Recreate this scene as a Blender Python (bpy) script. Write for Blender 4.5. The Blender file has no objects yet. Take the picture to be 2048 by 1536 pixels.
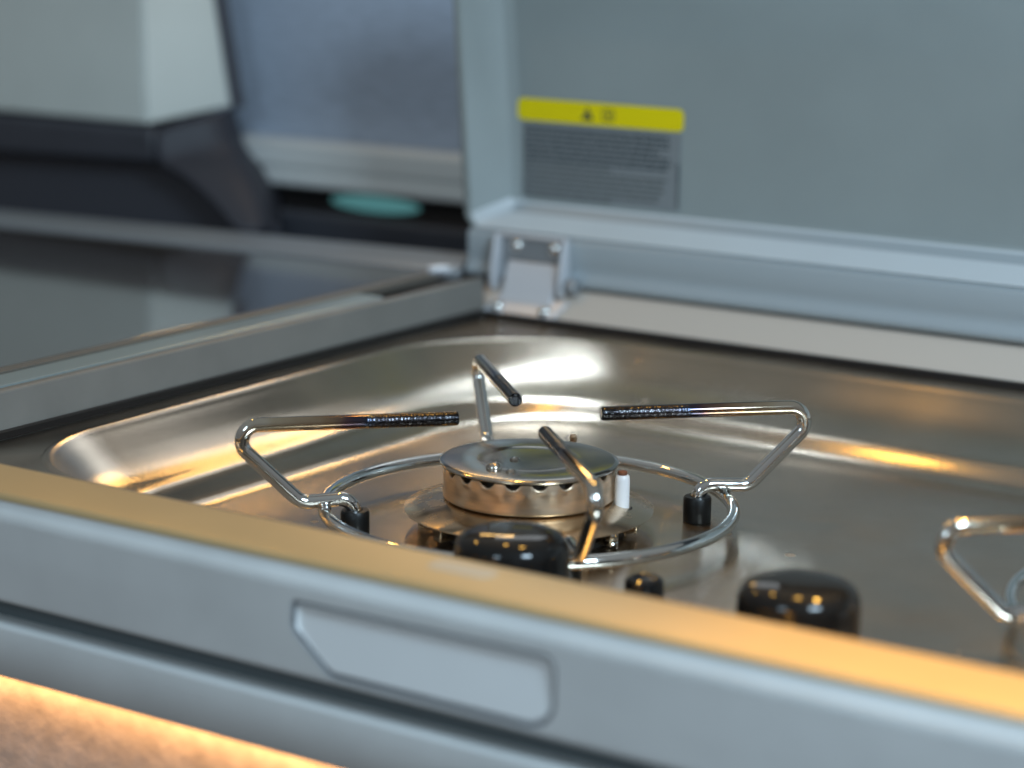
import bpy, bmesh, math, random
from mathutils import Vector, Matrix
random.seed(4)
S = bpy.context.scene
C = S.collection
S.unit_settings.system = 'METRIC'
S.unit_settings.scale_length = 0.075          # one unit = 7.5 cm (the radius of the pan-support ring)

# ------------------------------------------------------------------ camera
cam = bpy.data.cameras.new('camera')
cam_o = bpy.data.objects.new('camera', cam); C.objects.link(cam_o); S.camera = cam_o
loc = Vector((6.0304, -9.1988, 3.1174))
v = Vector((-0.542293, 0.812806, -0.212757)); r = Vector((0.830350, 0.557114, 0.011904)); u = Vector((-0.128206, 0.170208, 0.977033))
M = Matrix((r, u, -v)).transposed().to_4x4(); M.translation = loc
cam_o.matrix_world = M
cam.sensor_width = 36.0
cam.lens = 36.0 * 4653.1 / 2048.0
cam.clip_start = 0.05; cam.clip_end = 200
cam.dof.use_dof = True
cam.dof.focus_distance = 11.45
cam.dof.aperture_fstop = 0.40
cam.dof.aperture_blades = 0

# ------------------------------------------------------------------ world and lamps
W = bpy.data.worlds.new('World'); S.world = W; W.use_nodes = True
nt = W.node_tree; bg = nt.nodes['Background']
tc = nt.nodes.new('ShaderNodeTexCoord'); sep = nt.nodes.new('ShaderNodeSeparateXYZ'); rp = nt.nodes.new('ShaderNodeValToRGB')
nt.links.new(tc.outputs['Generated'], sep.inputs[0])
mr = nt.nodes.new('ShaderNodeMapRange'); mr.inputs[1].default_value = -1; mr.inputs[2].default_value = 1
nt.links.new(sep.outputs['Z'], mr.inputs[0]); nt.links.new(mr.outputs[0], rp.inputs[0]); nt.links.new(rp.outputs[0], bg.inputs[0])
e = rp.color_ramp.elements
e[0].position = .35; e[0].color = (.10, .075, .06, 1)
e[1].position = .9; e[1].color = (.30, .33, .34, 1)
k = e.new(.5); k.color = (.20, .20, .20, 1)
bg.inputs[1].default_value = 0.8

def area(name, loc, tgt, size, size_y, power, col, spread=180):
    l = bpy.data.lights.new(name, 'AREA'); l.shape = 'RECTANGLE'; l.size = size; l.size_y = size_y
    l.energy = power; l.color = col; l.spread = math.radians(spread)
    o = bpy.data.objects.new(name, l); C.objects.link(o); o.location = loc
    o.rotation_euler = (Vector(tgt) - Vector(loc)).to_track_quat('-Z', 'Y').to_euler()
    return o
def spot(name, loc, tgt, power, col, ang, rad, blend=.6):
    l = bpy.data.lights.new(name, 'SPOT'); l.energy = power; l.color = col
    l.spot_size = math.radians(ang); l.spot_blend = blend; l.shadow_soft_size = rad
    o = bpy.data.objects.new(name, l); C.objects.link(o); o.location = loc
    o.rotation_euler = (Vector(tgt) - Vector(loc)).to_track_quat('-Z', 'Y').to_euler()
    return o
COOL = (.62, .83, 1.0); WARM = (1.0, .54, .10)
area('window_light_side', (9.8, -5, 7.2), (3.5, 0, .3), 3.2, 3.2, 1300, COOL)
area('window_light_behind', (1, -16, 8), (1, 0, .3), 3, 4, 420, COOL)
area('roof_window_light', (-3.4, 5.0, 6.6), (-1.35, 2.4, .25), 1.9, 1.5, 7.5, (.74, .88, 1.0), 20)
area('added_side_light', (-3.0, 5.15, 4.5), (-1.8, 0, .2), 2.2, 1.4, 20, (.86, .94, 1.0))  # unseen light, added to brighten the basin's left wall
area('locker_light', (-4.2, 5.1, 3.95), (-1.4, .5, .1), 1.3, .16, 26, (1.0, .60, .20))
spot('ceiling_spotlight', (-1.6, 1.45, 6.3), (.6, -.8, .2), 160, WARM, 75, .17)
spot('ceiling_spotlight', (-5.2, 1.5, 6.3), (-.8, .2, .2), 150, WARM, 70, .17)
spot('ceiling_spotlight', (.6, 1.6, 9.0), (1.0, -1.6, .4), 650, WARM, 40, .42)
spot('ceiling_spotlight', (3.6, 1.6, 9.0), (5.0, -1.8, .4), 7500, WARM, 44, .42)
area('light_strip_under_rail', (0, -2.22, -.40), (0, -2.16, -.9), 14, .04, 50, (1.0, .58, .22))

S.view_settings.view_transform = 'Standard'; S.view_settings.look = 'None'
S.view_settings.exposure = 0; S.view_settings.gamma = 1
S.cycles.use_denoising = True

# ------------------------------------------------------------------ materials
def mat(name, col, rough=.5, metal=0, spec=.5, coat=0, bump=None, vary=None, rvary=None, stretch=(1, 1, 1), aniso=0):
    m = bpy.data.materials.new(name); m.use_nodes = True; n = m.node_tree; b = n.nodes['Principled BSDF']
    b.inputs['Base Color'].default_value = (*col, 1); b.inputs['Roughness'].default_value = rough
    b.inputs['Metallic'].default_value = metal; b.inputs['Specular IOR Level'].default_value = spec
    b.inputs['Coat Weight'].default_value = coat; b.inputs['Coat Roughness'].default_value = .15
    t = n.nodes.new('ShaderNodeTexCoord'); mp = n.nodes.new('ShaderNodeMapping'); mp.inputs['Scale'].default_value = stretch
    n.links.new(t.outputs['Object'], mp.inputs[0])
    def noise(sc, det=4):
        x = n.nodes.new('ShaderNodeTexNoise'); x.inputs['Scale'].default_value = sc; x.inputs['Detail'].default_value = det
        n.links.new(mp.outputs[0], x.inputs['Vector']); return x
    if bump:
        x = noise(bump[0]); bp = n.nodes.new('ShaderNodeBump'); bp.inputs['Strength'].default_value = bump[1]; bp.inputs['Distance'].default_value = bump[2]
        n.links.new(x.outputs['Fac'], bp.inputs['Height']); n.links.new(bp.outputs[0], b.inputs['Normal'])
    if vary:
        x = noise(vary[0], 6); mx = n.nodes.new('ShaderNodeMapRange'); mx.inputs[1].default_value = .3; mx.inputs[2].default_value = .7
        mx.inputs[3].default_value = 1 - vary[1]; mx.inputs[4].default_value = 1 + vary[1]
        n.links.new(x.outputs['Fac'], mx.inputs[0])
        vm = n.nodes.new('ShaderNodeVectorMath'); vm.operation = 'SCALE'; vm.inputs[0].default_value = col
        n.links.new(mx.outputs[0], vm.inputs['Scale']); n.links.new(vm.outputs[0], b.inputs['Base Color'])
    if rvary:
        x = noise(rvary[0], 5); mx = n.nodes.new('ShaderNodeMapRange'); mx.inputs[1].default_value = .3; mx.inputs[2].default_value = .7
        mx.inputs[3].default_value = rough - rvary[1]; mx.inputs[4].default_value = rough + rvary[1]
        n.links.new(x.outputs['Fac'], mx.inputs[0]); n.links.new(mx.outputs[0], b.inputs['Roughness'])
    return m
m_paint = mat('taupe_grey_paint', (.195, .185, .168), .42, 0, .5, bump=(60, .08, .01), vary=(3, .07), rvary=(5, .08))
m_lid = mat('lid_grey_enamel', (.29, .335, .34), .36, 0, .5, vary=(1.2, .05), bump=(80, .05, .01))
m_rim = mat('lid_rim_paint', (.60, .65, .68), .36, 0, .5, vary=(1.5, .03), bump=(70, .05, .01))
m_grip_lit = mat('lit_grip_colour', (.78, .81, .82), .32, 0, .5, vary=(1.5, .03))  # paler than the rail: light on the grip's inner face is in the colour
m_rail = mat('satin_aluminium_paint', (.60, .62, .62), .38, 0, .5, rvary=(4, .08), vary=(2.5, .05), bump=(70, .05, .01))
m_warmtop = mat('warm_lit_rail_top', (.50, .365, .185), .42, .25, .5, vary=(2, .04), bump=(70, .05, .01))  # warm light on the rail's top face is put into this colour
m_steel = mat('brushed_stainless_steel', (.54, .465, .38), .23, 1, vary=(2.2, .07), rvary=(1.6, .035))
_n = m_steel.node_tree; _b = _n.nodes['Principled BSDF']; _b.inputs['Anisotropic'].default_value = .75
_t = _n.nodes.new('ShaderNodeCombineXYZ'); _t.inputs[1].default_value = 1.0; _n.links.new(_t.outputs[0], _b.inputs['Tangent'])
_m2 = _n.nodes.new('ShaderNodeMapping'); _m2.inputs['Scale'].default_value = (2.5, 110, 110)
_tc = _n.nodes.new('ShaderNodeTexCoord'); _n.links.new(_tc.outputs['Object'], _m2.inputs[0])
_nz = _n.nodes.new('ShaderNodeTexNoise'); _nz.inputs['Scale'].default_value = 1.0; _nz.inputs['Detail'].default_value = 3; _n.links.new(_m2.outputs[0], _nz.inputs['Vector'])
_bp = _n.nodes.new('ShaderNodeBump'); _bp.inputs['Strength'].default_value = .10; _bp.inputs['Distance'].default_value = .004
_sc = _n.nodes.new('ShaderNodeTexVoronoi'); _sc.inputs['Scale'].default_value = 2.3; _n.links.new(_tc.outputs['Object'], _sc.inputs['Vector'])      # dried water drops
_lt = _n.nodes.new('ShaderNodeMapRange'); _lt.inputs[1].default_value = .05; _lt.inputs[2].default_value = .08; _lt.inputs[3].default_value = 1; _lt.inputs[4].default_value = 0
_n.links.new(_sc.outputs['Distance'], _lt.inputs[0])
_ad = _n.nodes.new('ShaderNodeMath'); _ad.operation = 'MULTIPLY_ADD'; _ad.inputs[1].default_value = .12; _n.links.new(_lt.outputs[0], _ad.inputs[0])
_rl = _b.inputs['Roughness'].links[0].from_socket; _n.links.new(_rl, _ad.inputs[2]); _n.links.new(_ad.outputs[0], _b.inputs['Roughness'])
_n.links.new(_nz.outputs['Fac'], _bp.inputs['Height']); _n.links.new(_bp.outputs[0], _b.inputs['Normal'])
m_chrome = mat('chromed_steel_wire', (.72, .72, .70), .07, 1, rvary=(20, .02))
m_cap = mat('burner_cap_steel', (.47, .44, .40), .18, 1, rvary=(4, .06), vary=(5, .14))
m_body = mat('burner_body_alloy', (.65, .50, .36), .36, 1, vary=(5, .16), rvary=(6, .04), bump=(90, .05, .004), stretch=(1, 1, 6))
m_skirt = mat('burner_skirt_steel', (.60, .47, .33), .24, 1, vary=(5, .10), rvary=(10, .06))
m_dark = mat('blackened_metal', (.012, .011, .010), .55)
m_rub = mat('black_rubber', (.006, .006, .006), .38, spec=.3, bump=(40, .2, .01))
m_knob = mat('black_satin_plastic', (.006, .006, .006), .5, spec=.05, coat=.65, bump=(90, .06, .005))
m_knob.node_tree.nodes['Principled BSDF'].inputs['Coat Roughness'].default_value = .05
m_gasket = mat('black_gasket', (.012, .010, .010), .4)
m_ceram = mat('white_ceramic', (.82, .82, .84), .3, vary=(12, .02))
m_brown = mat('burnt_electrode_metal', (.22, .09, .05), .5, .5)
m_hinge = mat('hinge_metal', (.60, .62, .66), .34, .15)
m_hdark = mat('hinge_plate_metal', (.32, .34, .36), .38, .4)
m_screw = mat('bright_screw_metal', (.85, .84, .82), .16, 1)
m_glass = mat('dark_glass_cover', (.050, .044, .040), .05, 0, 1.0, coat=.4, rvary=(1.5, .015))
m_glass.node_tree.nodes['Principled BSDF'].inputs['IOR'].default_value = 1.9
m_strip = mat('pale_blue_aluminium_strip', (.27, .33, .34), .35, .3)
m_brass = mat('dark_bronze_strip', (.17, .155, .135), .4, .3)
m_trim = mat('charcoal_plastic_trim', (.052, .055, .068), .5, vary=(3, .08), bump=(50, .1, .01))
m_trimd = mat('black_plastic_trim', (.062, .064, .078), .55)
m_white = mat('pale_grey_panel', (.68, .72, .68), .55, vary=(1.5, .04))
m_blind = mat('slate_blue_woven_blind', (.43, .50, .61), .75, vary=(16, .12), stretch=(.35, 1, 2.2))
m_sill = mat('pale_plastic_rail', (.78, .81, .80), .45)
m_base = mat('speckled_base_panel', (.60, .46, .39), .6, vary=(9, .16), bump=(12, .25, .03))
m_yel = mat('yellow_label_film', (.86, .72, .0), .35)
m_lab = mat('clear_label_film', (.225, .25, .265), .25)
m_ink = mat('label_ink', (.030, .045, .055), .5)
m_ink2 = mat('faded_label_ink', (.085, .10, .10), .5)
m_wall = mat('dark_wall', (.03, .032, .038), .8)

m_tint = bpy.data.materials.new('daylit_tinted_pane'); m_tint.use_nodes = True
b = m_tint.node_tree.nodes['Principled BSDF']; b.inputs['Base Color'].default_value = (.02, .12, .13, 1); b.inputs['Roughness'].default_value = .2
b.inputs['Emission Color'].default_value = (.20, .56, .58, 1); b.inputs['Emission Strength'].default_value = .32

# wire with heat-tarnished tips: colour follows the distance from the burner axis on the wire's upper run
def heat_wire():
    m = bpy.data.materials.new('heat_tarnished_wire'); m.use_nodes = True; n = m.node_tree; b = n.nodes['Principled BSDF']
    L = n.links.new
    t = n.nodes.new('ShaderNodeTexCoord'); s = n.nodes.new('ShaderNodeSeparateXYZ'); L(t.outputs['Object'], s.inputs[0])
    def mth(op, a, c=None):
        x = n.nodes.new('ShaderNodeMath'); x.operation = op
        for i, q in enumerate((a, c)):
            if q is None: continue
            if isinstance(q, (int, float)): x.inputs[i].default_value = q
            else: L(q, x.inputs[i])
        return x.outputs[0]
    rad = mth('SQRT', mth('ADD', mth('MULTIPLY', s.outputs[0], s.outputs[0]), mth('MULTIPLY', s.outputs[1], s.outputs[1])))
    nz = n.nodes.new('ShaderNodeTexNoise'); nz.inputs['Scale'].default_value = 14; L(t.outputs['Object'], nz.inputs['Vector'])
    rad = mth('ADD', rad, mth('MULTIPLY', mth('SUBTRACT', nz.outputs['Fac'], .5), .16))
    up = mth('GREATER_THAN', s.outputs[2], .5)
    f = mth('ADD', mth('MULTIPLY', rad, up), mth('MULTIPLY', mth('SUBTRACT', 1.0, up), 2.0))
    rp = n.nodes.new('ShaderNodeValToRGB'); L(mth('DIVIDE', f, 2.0), rp.inputs[0])
    el = rp.color_ramp.elements
    el[0].position = .17; el[0].color = (.020, .020, .022, 1)
    el[1].position = .75; el[1].color = (.70, .70, .69, 1)
    for p, c in ((.36, (.045, .040, .045)), (.40, (.045, .055, .085)), (.435, (.13, .08, .09)), (.50, (.36, .25, .16)), (.62, (.56, .48, .36))):
        q = el.new(p); q.color = (*c, 1)
    L(rp.outputs[0], b.inputs['Base Color'])
    sp = n.nodes.new('ShaderNodeTexVoronoi'); sp.inputs['Scale'].default_value = 95; L(t.outputs['Object'], sp.inputs['Vector'])
    tip = mth('MULTIPLY', mth('LESS_THAN', rad, .80), up)
    fl = mth('MULTIPLY', mth('LESS_THAN', sp.outputs['Distance'], .27), tip)
    mx = n.nodes.new('ShaderNodeMix'); mx.data_type = 'RGBA'; L(mth('MULTIPLY', fl, .16), mx.inputs[0]); L(rp.outputs[0], mx.inputs[6]); mx.inputs[7].default_value = (.85, .85, .83, 1)
    L(mx.outputs[2], b.inputs['Base Color'])
    b.inputs['Metallic'].default_value = 1
    L(mth('ADD', .07, mth('MULTIPLY', tip, .17)), b.inputs['Roughness'])
    bp = n.nodes.new('ShaderNodeBump'); bp.inputs['Distance'].default_value = .01; L(mth('MULTIPLY', tip, .18), bp.inputs['Strength'])
    L(sp.outputs['Distance'], bp.inputs['Height']); L(bp.outputs[0], b.inputs['Normal'])
    return m
m_heat = heat_wire()

# ------------------------------------------------------------------ helpers
def link(name, bm, m, parent=None, smooth=True, auto=35, bevel=0, bseg=2):
    me = bpy.data.meshes.new(name)
    bmesh.ops.recalc_face_normals(bm, faces=bm.faces)
    bm.to_mesh(me); bm.free()
    ms = m if isinstance(m, (list, tuple)) else [m]
    for x in ms: me.materials.append(x)
    o = bpy.data.objects.new(name, me); C.objects.link(o)
    if parent is not None: o.parent = parent
    if smooth:
        for p in me.polygons: p.use_smooth = True
        me.set_sharp_from_angle(angle=math.radians(auto))
    if bevel:
        md = o.modifiers.new('bevel', 'BEVEL'); md.width = bevel; md.segments = bseg; md.limit_method = 'ANGLE'; md.angle_limit = math.radians(35)
    return o
def empty(name, loc=(0, 0, 0)):
    o = bpy.data.objects.new(name, None); C.objects.link(o); o.location = loc; o.empty_display_size = .1
    return o
def tag(o, label=None, cat=None, group=None, kind=None):
    if label: o['label'] = label
    if cat: o['category'] = cat
    if group: o['group'] = group
    if kind: o['kind'] = kind
    return o
def box(bm, x0, x1, y0, y1, z0, z1):
    vs = [bm.verts.new((x, y, z)) for x in (x0, x1) for y in (y0, y1) for z in (z0, z1)]
    for f in ((0, 1, 3, 2), (4, 6, 7, 5), (0, 4, 5, 1), (2, 3, 7, 6), (0, 2, 6, 4), (1, 5, 7, 3)):
        bm.faces.new([vs[i] for i in f])
    return vs
def extrude_x(bm, prof, x0, x1):            # closed (y,z) profile along x
    a = [bm.verts.new((x0, y, z)) for y, z in prof]; c = [bm.verts.new((x1, y, z)) for y, z in prof]
    n = len(prof)
    for i in range(n): bm.faces.new((a[i], a[(i + 1) % n], c[(i + 1) % n], c[i]))
    bm.faces.new(a[::-1]); bm.faces.new(c)
def extrude_y(bm, prof, y0, y1):            # closed (x,z) profile along y
    a = [bm.verts.new((x, y0, z)) for x, z in prof]; c = [bm.verts.new((x, y1, z)) for x, z in prof]
    n = len(prof)
    for i in range(n): bm.faces.new((a[i], a[(i + 1) % n], c[(i + 1) % n], c[i]))
    bm.faces.new(a[::-1]); bm.faces.new(c)
def lathe(bm, prof, n=96, c=(0, 0, 0), fr=None, fz=None, close=True):
    rows = []
    for j, (rr, zz) in enumerate(prof):
        row = []
        if rr < 1e-6:
            row = [bm.verts.new((c[0], c[1], c[2] + zz))] * n
        else:
            for i in range(n):
                t = 2 * math.pi * i / n
                R = rr + (fr(j, t, rr, zz) if fr else 0); Z = zz + (fz(j, t, rr, zz) if fz else 0)
                row.append(bm.verts.new((c[0] + R * math.cos(t), c[1] + R * math.sin(t), c[2] + Z)))
        rows.append(row)
    for a, d in zip(rows, rows[1:]):
        for i in range(n):
            q = []
            for w in (a[i], a[(i + 1) % n], d[(i + 1) % n], d[i]):
                if w not in q: q.append(w)
            if len(q) > 2: bm.faces.new(q)
    if close:
        for row in (rows[0], rows[-1]):
            if row[0] is not row[1]: bm.faces.new(row)
def fillet(pts, rads, seg=10):
    out = [Vector(pts[0])]
    for i in range(1, len(pts) - 1):
        p = Vector(pts[i]); a = (Vector(pts[i - 1]) - p).normalized(); d = (Vector(pts[i + 1]) - p).normalized()
        th = a.angle(d); rr = rads[i - 1]; t = rr / math.tan(th / 2)
        bis = (a + d).normalized(); cc = p + bis * (rr / math.sin(th / 2))
        s = p + a * t - cc; f = p + d * t - cc
        ang = s.angle(f); ax = s.cross(f).normalized()
        for k in range(seg + 1):
            out.append(cc + Matrix.Rotation(ang * k / seg, 3, ax) @ s)
    out.append(Vector(pts[-1]))
    return out
def tube(bm, path, rad, n=20, closed=False, cap=True):
    path = [Vector(p) for p in path]; N = len(path)
    tang = []
    for i in range(N):
        a = path[i - 1] if (i > 0 or closed) else path[i]; d = path[(i + 1) % N] if (i < N - 1 or closed) else path[i]
        tang.append((d - a).normalized())
    nrm = tang[0].orthogonal().normalized(); rows = []
    def ring(p, t, nn, R):
        bn = t.cross(nn)
        return [bm.verts.new(p + (nn * math.cos(2 * math.pi * k / n) + bn * math.sin(2 * math.pi * k / n)) * R) for k in range(n)]
    for i in range(N):
        nrm = (nrm - tang[i] * nrm.dot(tang[i])).normalized()
        if i == 0 and cap and not closed: rows.append(ring(path[0] - tang[0] * 0, tang[0], nrm, rad * .86)); rows.append(ring(path[0] + tang[0] * rad * .14, tang[0], nrm, rad))
        elif i == N - 1 and cap and not closed: rows.append(ring(path[-1] - tang[-1] * rad * .14, tang[-1], nrm, rad)); rows.append(ring(path[-1], tang[-1], nrm, rad * .86))
        else: rows.append(ring(path[i], tang[i], nrm, rad))
    m_ = len(rows)
    for i in range(m_ if closed else m_ - 1):
        a, d = rows[i], rows[(i + 1) % m_]
        for k in range(n): bm.faces.new((a[k], a[(k + 1) % n], d[(k + 1) % n], d[k]))
    if cap and not closed: bm.faces.new(rows[0]); bm.faces.new(rows[-1])
def rrect(x0, x1, y0, y1, rr, seg=14, extra_y=None):
    """rounded rectangle, counter-clockwise from the lower right; rr is (lower right, upper right, upper left, lower left)"""
    if not isinstance(rr, tuple): rr = (rr,) * 4
    out = []
    for (cx, cy, a0, q) in ((x1, y0, -90, rr[0]), (x1, y1, 0, rr[1]), (x0, y1, 90, rr[2]), (x0, y0, 180, rr[3])):
        ccx = cx - q if cx == x1 else cx + q; ccy = cy - q if cy == y1 else cy + q
        for k in range(seg + 1):
            t = math.radians(a0 + 90 * k / seg); out.append((ccx + q * math.cos(t), ccy + q * math.sin(t)))
    return out
def bridge(bm, a, d):
    n = len(a)
    for i in range(n): bm.faces.new((a[i], a[(i + 1) % n], d[(i + 1) % n], d[i]))
def sc(t): return t * t * (3 - 2 * t)

# ================================================================== kitchen counter (surround, lid, drawer front)
counter = tag(empty('kitchen_counter', (0, 0, 0)), 'silver-grey camper kitchen counter with open lid around the steel hob', 'kitchen counter')
XR = 9.5
# front rail: raised flat top, short steep step, rounded shoulder, vertical face
YF = -2.27
bm = bmesh.new()
prof = [(-1.86, .05), (-1.86, .42), (-2.226, .42), (-2.236, .392), (-2.240, .384), (-2.246, .380), (-2.256, .372), (-2.264, .360), (-2.269, .345), (YF, .33), (-2.1, .33), (-2.1, .05)]
extrude_x(bm, prof, -7, XR)
link('front_rail', bm, m_rail, counter, auto=60)
bm = bmesh.new()
extrude_x(bm, [(-1.83, .40), (-1.83, .425), (-1.838, .440), (-1.860, .449), (-1.88, .45), (-2.200, .45), (-2.218, .446), (-2.229, .436), (-2.233, .4205), (-1.86, .4205), (-1.86, .40)], -7, XR)
link('rail_cap', bm, m_warmtop, counter, auto=60)
bm = bmesh.new(); lo = rrect(.84, 1.14, -2.04, -1.92, .04, 6)
a = [bm.verts.new((x, y, .4503)) for x, y in lo]; c = [bm.verts.new((x + (.99 - x) * .04, y + (-1.98 - y) * .08, .455)) for x, y in lo]
bridge(bm, a, c); bm.faces.new(c); link('catch_plate', bm, mat('worn_catch_plate', (.50, .42, .31), .45), counter)

def rounded_poly(pts, rads, seg=8):
    out = []; n = len(pts)
    for i in range(n):
        p = Vector((*pts[i], 0)); a = (Vector((*pts[i - 1], 0)) - p).normalized(); d = (Vector((*pts[(i + 1) % n], 0)) - p).normalized()
        th = a.angle(d); rr = rads[i]; t = rr / math.tan(th / 2); cc = p + (a + d).normalized() * (rr / math.sin(th / 2))
        s = p + a * t - cc; f = p + d * t - cc; ang = s.angle(f); ax = s.cross(f).normalized()
        for k in range(seg + 1):
            q = cc + Matrix.Rotation(ang * k / seg, 3, ax) @ s; out.append((q.x, q.y))
    return out
def inset(lp, d):                       # loop runs clockwise in (x, z): inward is to the right of travel
    n = len(lp); out = []
    for i in range(n):
        t = (Vector(lp[(i + 1) % n]) - Vector(lp[i - 1])).normalized(); out.append((lp[i][0] + t.y * d, lp[i][1] - t.x * d))
    return out
G0 = rounded_poly([(.36, .288), (1.62, .296), (1.62, -.012), (.55, -.008), (.35, .16)], [.03, .06, .13, .10, .07])
def grip_ring(bm, d, y):
    return [bm.verts.new((x, y(x, z) if callable(y) else y, z)) for x, z in inset(G0, d)]
bm = bmesh.new()
g0 = grip_ring(bm, 0, YF)
outer = [bm.verts.new(q) for q in ((-7, YF, .33), (XR, YF, .33), (XR, YF, -.018), (XR, YF + .005, -.032), (-7, YF + .005, -.032), (-7, YF, -.018))]
es = [bm.edges.new((outer[i], outer[j])) for i, j in ((0, 1), (1, 2), (2, 5), (5, 0))]
es += [bm.edges.new((g0[i], g0[(i + 1) % len(g0)])) for i in range(len(g0))]
bmesh.ops.triangle_fill(bm, use_beauty=True, use_dissolve=False, edges=es)
bm.faces.new((outer[5], outer[2], outer[3], outer[4]))
low = [bm.verts.new(q) for q in ((XR, YF + .13, -.034), (-7, YF + .13, -.034))]
bm.faces.new((outer[4], outer[3], low[0], low[1]))
front = link('drawer_front', bm, m_rail, counter, auto=30)
bm = bmesh.new()
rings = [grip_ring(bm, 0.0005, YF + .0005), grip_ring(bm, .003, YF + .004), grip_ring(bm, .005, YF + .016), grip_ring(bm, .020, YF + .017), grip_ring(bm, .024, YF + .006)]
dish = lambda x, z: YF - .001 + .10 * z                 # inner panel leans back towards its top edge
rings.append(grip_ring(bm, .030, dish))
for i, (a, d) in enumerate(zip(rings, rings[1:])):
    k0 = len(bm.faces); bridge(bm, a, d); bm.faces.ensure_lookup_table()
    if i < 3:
        for f in bm.faces[k0:]: f.material_index = 1  # groove faces coloured darker to stand for their shade
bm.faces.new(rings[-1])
link('finger_grip', bm, [m_grip_lit, mat('grip_groove_shade', (.24, .26, .28), .5)], front, auto=14)
# recessed gap and the lower strip
bm = bmesh.new(); box(bm, -7, XR, YF + .13, YF + .16, -.20, -.034)
link('recess_back', bm, mat('gap_shade_colour', (.12, .145, .155), .6), counter, smooth=False)  # shade inside the gap is put into this darker colour
bm = bmesh.new()
extrude_x(bm, [(YF + .13, -.150), (YF + .015, -.146), (YF + .004, -.152), (YF, -.165), (YF, -.378), (YF + .006, -.386), (YF + .16, -.386), (YF + .16, -.150)], -7, XR)
link('lower_strip', bm, m_rail, counter, auto=60)
bm = bmesh.new(); box(bm, -7, XR, -2.15, -2.0, -5, -.39)
link('base_panel', bm, m_base, counter, smooth=False)

# left wall of the surround, the slope behind the hob and the rear support
bm = bmesh.new()
vs = [(-2.30, .30), (-2.34, .36), (-2.352, .57), (-2.358, .583), (-2.372, .588), (-2.41, .588), (-2.42, .58), (-2.42, .25), (-2.30, .25)]
extrude_y(bm, vs, -2.0, 3.02)
link('side_rail', bm, m_paint, counter, auto=60)
bm = bmesh.new()
extrude_x(bm, [(2.96, .25), (2.965, .355), (3.00, .372), (3.165, .530), (3.19, .540), (3.5, .540), (3.5, .25)], -2.42, XR)
link('rear_ledge', bm, mat('warm_grey_ledge_paint', (.62, .545, .475), .4, bump=(70, .05, .01)), counter, auto=40)
bm = bmesh.new(); box(bm, -2.6, XR, -2.0, 3.6, -.6, -.35)
link('worktop_underside', bm, m_wall, counter, smooth=False)

# lid: hinge rail below, dished tray above with a rounded rim
bm = bmesh.new()
prof = [(3.32, .548), (3.235, .552), (3.20, .562), (3.178, .580), (3.172, .60), (3.178, .622), (3.196, .640), (3.204, .66), (3.204, .70), (3.198, .715), (3.198, .84), (3.202, .852), (3.215, .862), (3.44, 1.012), (3.45, 1.03), (3.62, 1.03), (3.62, .548)]
extrude_x(bm, prof, -2.60, XR)
lid = link('lid', bm, mat('lid_edge_paint', (.36, .41, .44), .36, bump=(70, .05, .01)), counter, auto=50)
bm = bmesh.new()
def lidloop(dx, dz, y, rr):
    return [bm.verts.new((x, y, z)) for x, z in rrect(-2.66 + dx, XR, 1.03 - .16 + dz, 2.68 - dz, (.01, .01, rr, rr), 8)]
# rim: back outer edge, front outer edge, rounded crest, slope down to the panel
prof = [(0, 0, 3.62, .10), (0, 0, 3.26, .10), (.012, .006, 3.232, .10), (.04, .015, 3.216, .09), (.075, .02, 3.222, .08), (.25, .135, 3.44, .06), (.27, .15, 3.455, .06), (.30, .175, 3.458, .06), (.315, .19, 3.470, .06), (.33, .20, 3.472, .06)]
rings = [lidloop(*p) for p in prof]
for a, d in zip(rings, rings[1:]): bridge(bm, a, d)
f = bm.faces.new(rings[-1]); bm.faces.new(rings[0])
for f in bm.faces:
    cc = f.calc_center_median()
    if not (cc.z < 1.05 and cc.x > -2.55) or len(f.verts) > 4: f.material_index = 1
for vtx in bm.verts:                      # the left edge leans in slightly towards the hinge side
    if vtx.co.x < -2.0: vtx.co.x -= .075 * (vtx.co.z - .9)
link('lid_tray', bm, [m_rim, m_lid], lid, auto=40)

# warning label on the lid (one film with yellow band, clear text field and print)
bm = bmesh.new(); YL = 3.4655
def flat(x0, x1, z0, z1, y, mi):
    f = bm.faces.new([bm.verts.new(q) for q in ((x0, y, z0), (x1, y, z0), (x1, y, z1), (x0, y, z1))]); f.material_index = mi
LX0, LX1 = -2.40, -1.155
lo = rrect(LX0, LX1, 1.575, 1.718, .04, 5)
f = bm.faces.new([bm.verts.new((x, YL, z)) for x, z in lo]); f.material_index = 0
flat(LX0 + .045, LX1 - .02, 1.075, 1.563, YL, 1)
# exclamation triangle and book pictogram
cx = (LX0 + LX1) / 2 - .085
f = bm.faces.new([bm.verts.new(q) for q in ((cx - .046, YL - .002, 1.605), (cx + .046, YL - .002, 1.605), (cx, YL - .002, 1.690))]); f.material_index = 2
flat(cx - .004, cx + .004, 1.632, 1.660, YL - .003, 0); flat(cx - .004, cx + .004, 1.616, 1.623, YL - .003, 0)
bx = cx + .155
for (a0, a1, b0, b1) in ((-.042, .042, 1.662, 1.670), (-.042, .042, 1.596, 1.604), (-.042, -.034, 1.604, 1.662), (.034, .042, 1.604, 1.662), (-.022, .0, 1.640, 1.648), (-.005, .022, 1.622, 1.630), (-.022, .010, 1.612, 1.617), (.006, .016, 1.630, 1.652)):
    flat(bx + a0, bx + a1, b0 + .012, b1 + .012, YL - .002, 2)
rnd = random.Random(11)
zz = 1.540; row = 0
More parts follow.
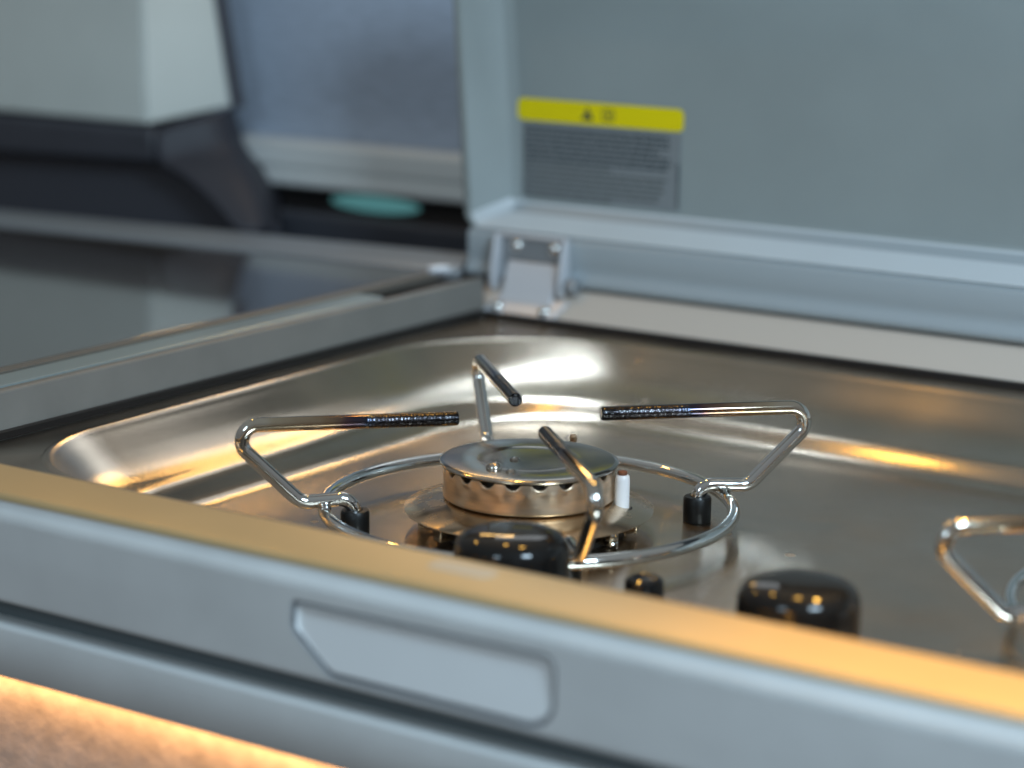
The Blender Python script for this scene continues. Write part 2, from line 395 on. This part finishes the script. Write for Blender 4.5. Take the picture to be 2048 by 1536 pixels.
while zz > 1.095:
    mi = 2 if zz > 1.315 else 3
    h = .017 if mi == 2 else .015
    end = LX1 - (.075 if row % 5 else .06) - (.45 if row in (7, 13) else rnd.random() * .10)
    x = LX0 + .06
    while x < end:
        w = .018 + rnd.random() * .055; w = min(w, end - x)
        flat(x, x + w, zz - h, zz, YL - .002, mi); x += w + .010
    zz -= .034; row += 1
for k in range(9):                        # small print running up the right edge
    z0 = 1.11 + k * .030; flat(LX1 - .040, LX1 - .022, z0, z0 + .022, YL - .002, 2 if k > 4 else 3)
lab = link('warning_label', bm, [m_yel, m_lab, m_ink, m_ink2], lid, smooth=False)
lab['label'] = 'yellow-headed warning label with small dark print'

# hinge between lid and rear ledge
hx0, hx1 = -2.30, -1.84
hinge = None
bm = bmesh.new()
box(bm, hx0 - .02, hx1 + .02, 3.172, 3.198, .70, .865)
hinge = link('hinge', bm, m_hdark, counter, smooth=False, bevel=.008)
tag(hinge, 'metal butt hinge with four bright screws')
bm = bmesh.new()                          # strap between the cheeks, down to the foot plate
extrude_x(bm, [(3.16, .70), (3.150, .69), (3.085, .52), (3.040, .455), (3.052, .448), (3.10, .51), (3.172, .69)], hx0 + .05, hx1 - .02)
link('strap', bm, m_hinge, hinge, bevel=.004)
for x in (hx0 - .03, hx1 + .03):           # folded side flanges
    bm = bmesh.new(); side = [(3.19, .875), (3.14, .872), (3.115, .85), (3.09, .74), (3.068, .62), (3.066, .54), (3.09, .50), (3.15, .52), (3.19, .60)]
    extrude_x(bm, side, x - .016, x + .016); link('flange', bm, m_hinge, hinge, bevel=.012, bseg=3)
bm = bmesh.new(); extrude_x(bm, [(3.172, .852), (3.150, .852), (3.138, .862), (3.150, .880), (3.19, .880)], hx0 - .03, hx1 + .03)
link('top_fold', bm, m_hinge, hinge, bevel=.004)
bm = bmesh.new()
tube(bm, [(hx1 + .05, 3.14, .575), (hx1 + .13, 3.14, .575)], .055, 24)
link('pivot', bm, m_hdark, hinge)
bm = bmesh.new()
def on_slope(x, t, h):                    # t along the slope behind the hob, h above it
    n = Vector((0, -.69, .72)).normalized()
    p = Vector((x, 3.00, .372)).lerp(Vector((x, 3.165, .530)), t); return p + n * h
pts = [(hx0 - .05, -.14), (hx1 + .02, -.14), (hx1 + .10, .62), (hx0 + .02, .62)]
a = [bm.verts.new(on_slope(x, t, .002)) for x, t in pts]; c = [bm.verts.new(on_slope(x, t, .024)) for x, t in pts]
bridge(bm, a, c); bm.faces.new(a); bm.faces.new(c)
link('foot_plate', bm, m_hinge, hinge, bevel=.008)
def dome(p, n, R, name, m, parent):
    bm = bmesh.new(); lathe(bm, [(R, 0), (R * .97, R * .25), (R * .8, R * .52), (R * .5, R * .70), (R * .22, R * .76), (R * .2, R * .60), (0, R * .58)], 24)
    q = Vector((0, 0, 1)).rotation_difference(Vector(n)).to_matrix().to_4x4(); q.translation = Vector(p); bm.transform(q)
    return link(name, bm, m, parent, auto=60)
for x in (hx0 + .10, hx1 - .07): dome((x, 3.172, .80), (0, -1, 0), .044, 'screw', m_screw, hinge)
for x in (hx0 + .06, hx1 - .04): dome(on_slope(x, .20, .024), (0, -.69, .72), .044, 'screw', m_screw, hinge)

# ================================================================== gas hob
hob = tag(empty('gas_hob', (0, 0, 0)), 'brushed stainless steel gas hob pan let into the grey counter', 'gas hob')
X0, X1, Y0, Y1 = -2.31, 9.0, -1.76, 2.94
bm = bmesh.new()
def zfloor(x, y): return .045 * max(0, y - 1.03)
def panloop(ins, z, rr, fl=0):
    """ins: inset from the flange's outer edge (left, back/front)"""
    il, ib = ins
    lo = rrect(X0 + il, X1 - il, Y0 + .12 * (il > .1) + max(0, il - .2) * .35, Y1 - ib, (rr * .55, rr, rr, max(.01, rr * .72)), 20)
    return [bm.verts.new((x, y, z + fl * zfloor(x, y))) for x, y in lo]
steps = [((0, 0), .335, .06), ((.004, .004), .352, .06), ((.012, .012), .356, .06), ((.185, .205), .354, 1.10), ((.195, .215), .358, 1.10), ((.207, .228), .366, 1.11), ((.222, .243), .370, 1.11), ((.236, .258), .364, 1.11), ((.25, .275), .350, 1.11)]
rings = [panloop(*s_) for s_ in steps]
WALL = [(.03, .332), (.08, .300), (.14, .262), (.20, .226), (.27, .191), (.35, .162), (.43, .142), (.49, .130), (.53, .116), (.565, .086), (.60, .053), (.635, .030), (.68, .014), (.75, .006), (.84, .003), (.94, 0)]
for q, z in WALL:                          # concave wall, short steeper riser and fillet into the floor
    t = q / .94
    rings.append(panloop((.25 + .80 * q, .275 + 1.0 * q), z, 1.11 - .42 * t, max(0, (t - .6) / .4)))
for a, d in zip(rings, rings[1:]): bridge(bm, a, d)
lastr = rings[-1]
# floor split along the faint crease at y = 1.03
ys = sorted(lastr, key=lambda q: q.co.y)
left = [q for q in lastr if q.co.x < 0]; right = [q for q in lastr if q.co.x > 0]
def near_crease(l):
    return min(l, key=lambda q: abs(q.co.y - 1.03))
n = len(lastr)
# insert crease vertices on the straight left and right edges
def split_edge(side):
    for i in range(n):
        a_, b_ = lastr[i], lastr[(i + 1) % n]
        if (a_.co.x < 0) == side and (a_.co.y - 1.03) * (b_.co.y - 1.03) < 0:
            ed = bm.edges.get((a_, b_)); f = (1.03 - a_.co.y) / (b_.co.y - a_.co.y)
            _, nv = bmesh.utils.edge_split(ed, a_, f); nv.co = (a_.co.x, 1.03, 0); return i, nv
iL, vL = split_edge(True); iR, vR = split_edge(False)
seq = []
for i in range(n):
    seq.append(lastr[i])
    if i == iL: seq.append(vL)
    if i == iR: seq.append(vR)
a_ = seq.index(vR); b_ = seq.index(vL)
bm.faces.new(seq[a_:b_ + 1]); bm.faces.new(seq[b_:] + seq[:a_ + 1])
link('pan', bm, m_steel, hob, auto=26)
bm = bmesh.new()
og = rrect(X0 - .034, X1, Y0, Y1 + .024, .03, 5); ig = rrect(X0 - .0, X1 - .03, Y0 + .03, Y1 - .004, .03, 5)
for lo, zt in ((og, .392), (ig, .392)): pass
A = [bm.verts.new((x, y, .30)) for x, y in og]; B = [bm.verts.new((x, y, .394)) for x, y in og]; D = [bm.verts.new((x, y, .390)) for x, y in ig]; E_ = [bm.verts.new((x, y, .357)) for x, y in ig]
bridge(bm, A, B); bridge(bm, B, D); bridge(bm, D, E_)
link('gasket', bm, m_gasket, hob, auto=40)

def knob(x, y):
    bm = bmesh.new()
    lathe(bm, [(.262, -.06), (.262, .03), (.252, .04), (.252, .15), (.251, .20), (.246, .235), (.233, .262), (.212, .280), (.175, .293), (.11, .301), (0, .304)], 96, (x, y, .062), fr=lambda j, t, R, z: -.004 * (math.cos(36 * t) > .5) if 1 < j < 5 else 0)
    o = link('control_knob', bm, m_knob, hob, auto=50)
    bm = bmesh.new(); lathe(bm, [(.30, 0), (.30, .016), (.285, .022), (.262, .022)], 64, (x, y, .001), close=False)
    link('knob_collar', bm, m_rub, o)
knob(.655, -1.13); knob(2.0, -1.05); knob(3.35, -1.10)
bm = bmesh.new(); lathe(bm, [(.095, -.065), (.095, .02), (.086, .03), (.084, .10), (.078, .115), (.062, .122), (.045, .112), (0, .112)], 40, (1.19, -.90, .065))
link('ignition_button', bm, m_knob, hob)

# ---- one burner, copied for the second
def make_burner(cx, cy):
    bm = bmesh.new(); NP = 20; n = 352
    prof = [(.30, .315), (.385, .318), (.405, .324), (.4125, .322), (.4145, .31), (.4155, .30), (.416, .285), (.4165, .272), (.417, .26), (.4175, .235), (.4185, .212), (.4205, .196), (.422, .185), (.4215, .176), (.413, .170), (.36, .166)]
    def fz(j, t, R, z):
        d = max(0, math.sin(NP * t) * .8 + .2) ** .6
        return -.026 * d if j <= 3 else (-.018 * d if j == 4 else (-.012 * d if j == 5 else (-.006 * d if j == 6 else 0)))
    def fr(j, t, R, z):
        g = math.exp(-((z - .268) / .02) ** 2)
        return -.0045 * g * math.sin(NP * t)
    lathe(bm, prof, n, (0, 0, 0), fr, fz)
    body = link('burner', bm, m_body, hob, auto=55); body.location = (cx, cy, 0)
    bm = bmesh.new(); lathe(bm, [(.37, .17), (.37, .326)], 64, close=False); link('flame_port_core', bm, m_dark, body)
    bm = bmesh.new()
    lathe(bm, [(0, .3475), (.21, .3475), (.235, .349), (.25, .3525), (.262, .3535), (.41, .3535), (.428, .351), (.436, .346), (.4375, .340), (.434, .333), (.426, .330), (.30, .330)], 128)
    cap = link('burner_cap', bm, m_cap, body, auto=40)
    dome((-.03, -.262, .353), (0, 0, 1), .040, 'rivet', m_cap, cap)
    for (x, y) in ((-.055, -.045), (.075, -.272)):
        bm = bmesh.new(); lathe(bm, [(.026, 0), (.026, .007), (.018, .010), (.014, .003), (0, .003)], 24, (x, y, .3475 if y > -.1 else .3532)); link('rivet', bm, m_cap, cap)
    bm = bmesh.new(); lathe(bm, [(.36, .160), (.40, .166), (.43, .158), (.50, .138), (.606, .112), (.611, .108), (.608, .103), (.55, .104), (.45, .10)], 128, close=False)
    sk = link('burner_skirt', bm, m_skirt, body, auto=50)
    bm = bmesh.new(); lathe(bm, [(.47, 0.002), (.47, .03), (.43, .05), (.43, .13)], 96, close=False); link('burner_base', bm, m_dark, body)
    for k, deg in enumerate((205, 222, 250, 310, 332, 352, 20, 60, 120)):      # clips holding the skirt
        bm = bmesh.new(); box(bm, .46, .545, -.03, .03, .02, .034); box(bm, .53, .545, -.03, .03, .034, .100)
        vs_ = [bm.verts.new(q) for q in ((.48, -.006, .034), (.48, .006, .034), (.528, .006, .034), (.528, -.006, .034), (.528, .006, .095), (.528, -.006, .095))]
        bm.faces.new((vs_[0], vs_[3], vs_[5])); bm.faces.new((vs_[1], vs_[4], vs_[2])); bm.faces.new((vs_[0], vs_[5], vs_[4], vs_[1]))
        bm.transform(Matrix.Rotation(math.radians(deg), 4, 'Z')); link('skirt_clip', bm, m_skirt, body, bevel=.003)
    bm = bmesh.new()                                                            # spring of the igniter, under the skirt
    helix = [(.520 + .030 * math.cos(2 * math.pi * t / 16), .02 + .030 * math.sin(2 * math.pi * t / 16), .012 + .085 * t / 64) for t in range(65)]
    tube(bm, helix, .007, 8); bm.transform(Matrix.Rotation(math.radians(-10), 4, 'Z')); link('spring', bm, m_chrome, body)
    bm = bmesh.new(); x, y = .43, .168
    lathe(bm, [(.036, .10), (.036, .275), (.033, .296), (.028, .302), (0, .302)], 32, (x, y, 0)); ig = link('igniter', bm, m_ceram, body, auto=40)
    bm = bmesh.new(); lathe(bm, [(.020, .300), (.024, .306), (.023, .318), (.014, .322), (0, .322)], 24, (x, y, 0)); link('electrode_tip', bm, m_brown, ig)
    bm = bmesh.new(); lathe(bm, [(.052, .138), (.052, .1415), (.036, .1415)], 32, (x, y, -.004), close=False); link('collar', bm, m_dark, ig)
    bm = bmesh.new(); lathe(bm, [(.016, .10), (.016, .325), (.020, .332), (.020, .352), (.012, .362), (0, .364)], 20, (-.075, .52, 0)); link('flame_sensor', bm, m_body, body)
    return body
burner = make_burner(0, 0)

# ---- pan supports: ring + four bent wire prongs + rubber feet
def make_support():
    root = empty('pan_support')
    tag(root, 'chrome wire pan support with blackened tips around the whole burner', 'pan support')
    bm = bmesh.new(); tube(bm, [(math.cos(2 * math.pi * k / 160), math.sin(2 * math.pi * k / 160), .118) for k in range(160)], .0325, 20, closed=True)
    link('ring', bm, m_chrome, root)
    for k in range(4):
        a = math.radians(45 + 90 * k)
        path = fillet([(.855, 0, .06), (.855, 0, .190), (1.115, 0, .176), (1.505, 0, .565), (.3535, 0, .565)], [.075, .09, .078], 14)
        bm = bmesh.new(); tube(bm, path, .0355, 24)
        for k2 in range(1): lathe(bm, [(.0, .118), (.026, .126), (.030, .146), (.018, .160), (0, .165)], 16, (1.0, .012, 0))     # weld bead on the ring
        bm.transform(Matrix.Rotation(a, 4, 'Z'))
        p = link('prong', bm, m_heat, root)
        bm = bmesh.new(); lathe(bm, [(0, 0), (.066, 0), (.070, .006), (.070, .118), (.064, .128), (.040, .130), (.034, .122), (0, .122)], 40, (.855, 0, .0005))
        bm.transform(Matrix.Rotation(a, 4, 'Z')); link('rubber_foot', bm, m_rub, p)
    return root
sup = make_support()
# second burner and its support, mostly beyond the right edge
def copy_tree(o, parent=None):
    c = o.copy(); C.objects.link(c)
    if parent is not None: c.parent = parent
    for ch in list(o.children): copy_tree(ch, c)
    return c
X2, Y2 = 3.43, .34
b2 = copy_tree(burner, hob); b2.location = (X2, Y2, 0)
sup2 = copy_tree(sup); sup2.location = (X2, Y2, 0)
sup2['label'] = 'chrome wire pan support cut off by the right edge of the photo'
for o in (sup, sup2): o['group'] = 'pan supports on the hob'

# ================================================================== sink cover on the left
sink = tag(empty('sink_cover', (0, 0, 0)), 'dark glossy glass sink cover in a grey metal frame left of the hob', 'sink cover')
bm = bmesh.new(); pts = [(-2.735, -3.2), (-2.735, 2.97), (-8.6, 2.47), (-8.6, -3.2)]
a = [bm.verts.new((x, y, .565)) for x, y in pts]; c = [bm.verts.new((x, y, .60)) for x, y in pts]
bridge(bm, a, c); bm.faces.new(a); bm.faces.new(c)
link('glass_panel', bm, m_glass, sink, auto=30, bevel=.008)
bm = bmesh.new(); box(bm, -2.73, -2.645, -3.2, 2.95, .54, .604)
link('inner_strip', bm, m_brass, sink, smooth=False, bevel=.01)
bm = bmesh.new(); box(bm, -2.64, -2.43, -3.2, 2.06, .54, .594)
link('edge_strip', bm, m_strip, sink, smooth=False, bevel=.015)
bm = bmesh.new(); box(bm, -2.64, -2.43, -3.2, 3.4, .30, .45)
link('channel', bm, m_dark, sink, smooth=False)
bm = bmesh.new()
pts = [(-2.70, 2.985), (-2.58, 3.08), (-2.86, 3.62), (-8.6, 2.95), (-8.6, 2.48)]
a = [bm.verts.new((x, y, .54)) for x, y in pts]; c = [bm.verts.new((x, y, .622)) for x, y in pts]
bridge(bm, a, c); bm.faces.new(a); bm.faces.new(c)
link('rear_bar', bm, m_hdark, sink, smooth=False, bevel=.018, bseg=3)
bm = bmesh.new(); tube(bm, [(-2.70, 2.90, .62), (-2.60, 2.99, .62)], .030, 20)
link('hinge_pin', bm, m_hinge, sink)

# ================================================================== background left: cabinet corner, blind, pane
trim = tag(empty('corner_cabinet', (0, 0, 0)), 'pale grey cabinet corner on a charcoal plastic base behind the sink cover', 'cabinet')
def slab(name, m, pts, depth, parent, bevel=.02, bseg=3):      # pts: (x, y, z) front outline, pushed back by depth
    bm = bmesh.new(); a = [bm.verts.new(p) for p in pts]; c = [bm.verts.new((p[0] + depth * -.1, p[1] + depth, p[2])) for p in pts]
    bridge(bm, a, c); bm.faces.new(a); bm.faces.new(c)
    return link(name, bm, m, parent, bevel=bevel, bseg=bseg)
slab('side_panel', m_white, [(-9.4, 4.0, 1.245), (-6.168, 4.0, 1.245), (-6.168, 4.0, 3.2), (-9.4, 4.0, 3.2)], .35, trim, .03)
# chamfered corner panel: front leading edge shared with the side panel, rear edge further back
def facet(name, m, pts, push, parent, bevel=.015):
    bm = bmesh.new(); a = [bm.verts.new(p) for p in pts]; c = [bm.verts.new((p[0] + push[0], p[1] + push[1], p[2] + push[2])) for p in pts]
    bridge(bm, a, c); bm.faces.new(a); bm.faces.new(c)
    return link(name, bm, m, parent, bevel=bevel)
facet('corner_panel', m_white, [(-6.160, 4.003, 1.245), (-5.737, 4.5, 1.374), (-6.05, 4.5, 3.0), (-6.165, 4.003, 3.2)], (-.25, .15, 0), trim)
facet('edge_seal', m_trimd, [(-5.72, 4.50, 1.36), (-5.66, 4.52, 1.36), (-5.985, 4.52, 3.0), (-6.04, 4.50, 3.0)], (0, .05, 0), trim, 0)
slab('base_upper', m_trim, [(-9.4, 3.97, .86), (-6.04, 3.97, .955), (-6.085, 3.97, 1.225), (-9.4, 3.97, 1.225)], .3, trim, .05)
# flared foot, swept from the cabinet corner down to the worktop
bm = bmesh.new()
cols = [[(-6.085, 3.972, 1.225), (-6.04, 3.972, .955), (-5.93, 3.972, .935), (-5.76, 3.972, .88), (-5.55, 3.965, .76), (-5.36, 3.96, .63), (-5.22, 3.95, .50)],
        [(-5.90, 4.20, 1.285), (-5.84, 4.18, 1.02), (-5.76, 4.16, .98), (-5.62, 4.12, .92), (-5.44, 4.08, .80), (-5.28, 4.04, .66), (-5.14, 4.0, .50)],
        [(-5.69, 4.45, 1.345), (-5.60, 4.42, 1.12), (-5.53, 4.40, 1.02), (-5.42, 4.36, .94), (-5.28, 4.30, .83), (-5.15, 4.22, .68), (-5.02, 4.12, .50)],
        [(-6.10, 4.9, 1.345), (-6.02, 4.9, 1.12), (-5.95, 4.9, 1.02), (-5.85, 4.9, .94), (-5.72, 4.9, .83), (-5.62, 4.9, .68), (-5.55, 4.9, .50)]]
vv = [[bm.verts.new(p) for p in col] for col in cols]
for a, d in zip(vv, vv[1:]):
    for i in range(6): bm.faces.new((a[i], a[i + 1], d[i + 1], d[i]))
o = link('flared_foot', bm, mat('charcoal_foot_plastic', (.034, .035, .046), .55, bump=(50, .1, .01)), trim, auto=60)
md = o.modifiers.new('subsurf', 'SUBSURF'); md.levels = 2; md.render_levels = 2
md = o.modifiers.new('solid', 'SOLIDIFY'); md.thickness = .06; md.offset = 0
bm = bmesh.new(); pts = [(-9.4, .90), (-6.1, 1.02), (-5.8, .95), (-5.1, .52), (-5.1, .30), (-9.4, .30)]
extrude_y(bm, pts, 4.22, 4.30); link('recessed_base', bm, m_trimd, trim, smooth=False)

blind = tag(empty('window_blind', (0, 0, 0)), 'slate blue woven blind with a pale bottom rail beside the open lid', 'blind')
bm = bmesh.new(); NXB = 1
pts = [(-6.7, 4.95, 1.05), (-2.0, 4.95, 1.05), (-2.0, 4.95, 3.4), (-6.7, 4.95, 3.4)]
a = [bm.verts.new(p) for p in pts]; c = [bm.verts.new((p[0], p[1] + .02, p[2])) for p in pts]
bridge(bm, a, c); bm.faces.new(a); bm.faces.new(c); link('fabric', bm, m_blind, blind, smooth=False)
bm = bmesh.new()
extrude_x(bm, [(4.93, 1.115), (4.70, 1.105), (4.685, 1.09), (4.67, .935), (4.68, .925), (4.70, .915), (4.70, .890), (4.67, .875), (4.66, .865), (4.655, .79), (4.67, .775), (4.93, .765)], -5.98, -2.0)
for q in bm.verts:
    if q.co.x < -5: q.co.x += .05 + (1.1 - q.co.z) * .62
link('bottom_rail', bm, m_sill, blind, auto=50, bevel=.012)

pane = tag(empty('window_pane', (0, 0, 0)), 'strip of teal daylit window glass showing under the blind rail', 'window')
bm = bmesh.new()
lo = [(-4.72 + .42 * math.cos(t / 32 * 6.2832), .650 + .062 * math.sin(t / 32 * 6.2832)) for t in range(32)]
a = [bm.verts.new((x, 4.98, z)) for x, z in lo]; c = [bm.verts.new((x, 5.0, z)) for x, z in lo]
bridge(bm, a, c); bm.faces.new(a); bm.faces.new(c); link('glass', bm, m_tint, pane, auto=30)
bm = bmesh.new(); box(bm, -5.6, -2.0, 4.55, 4.75, .3, .60); link('sill', bm, m_trim, pane, smooth=False, bevel=.04, bseg=3)

bm = bmesh.new(); box(bm, -12, 12, 6.6, 6.8, -2, 7); tag(link('wall', bm, m_wall, None, smooth=False), kind='structure')
bm = bmesh.new(); box(bm, -12, 12, 3.1, 6.59, .1, .34); tag(link('shelf_behind_worktop', bm, m_wall, counter, smooth=False))
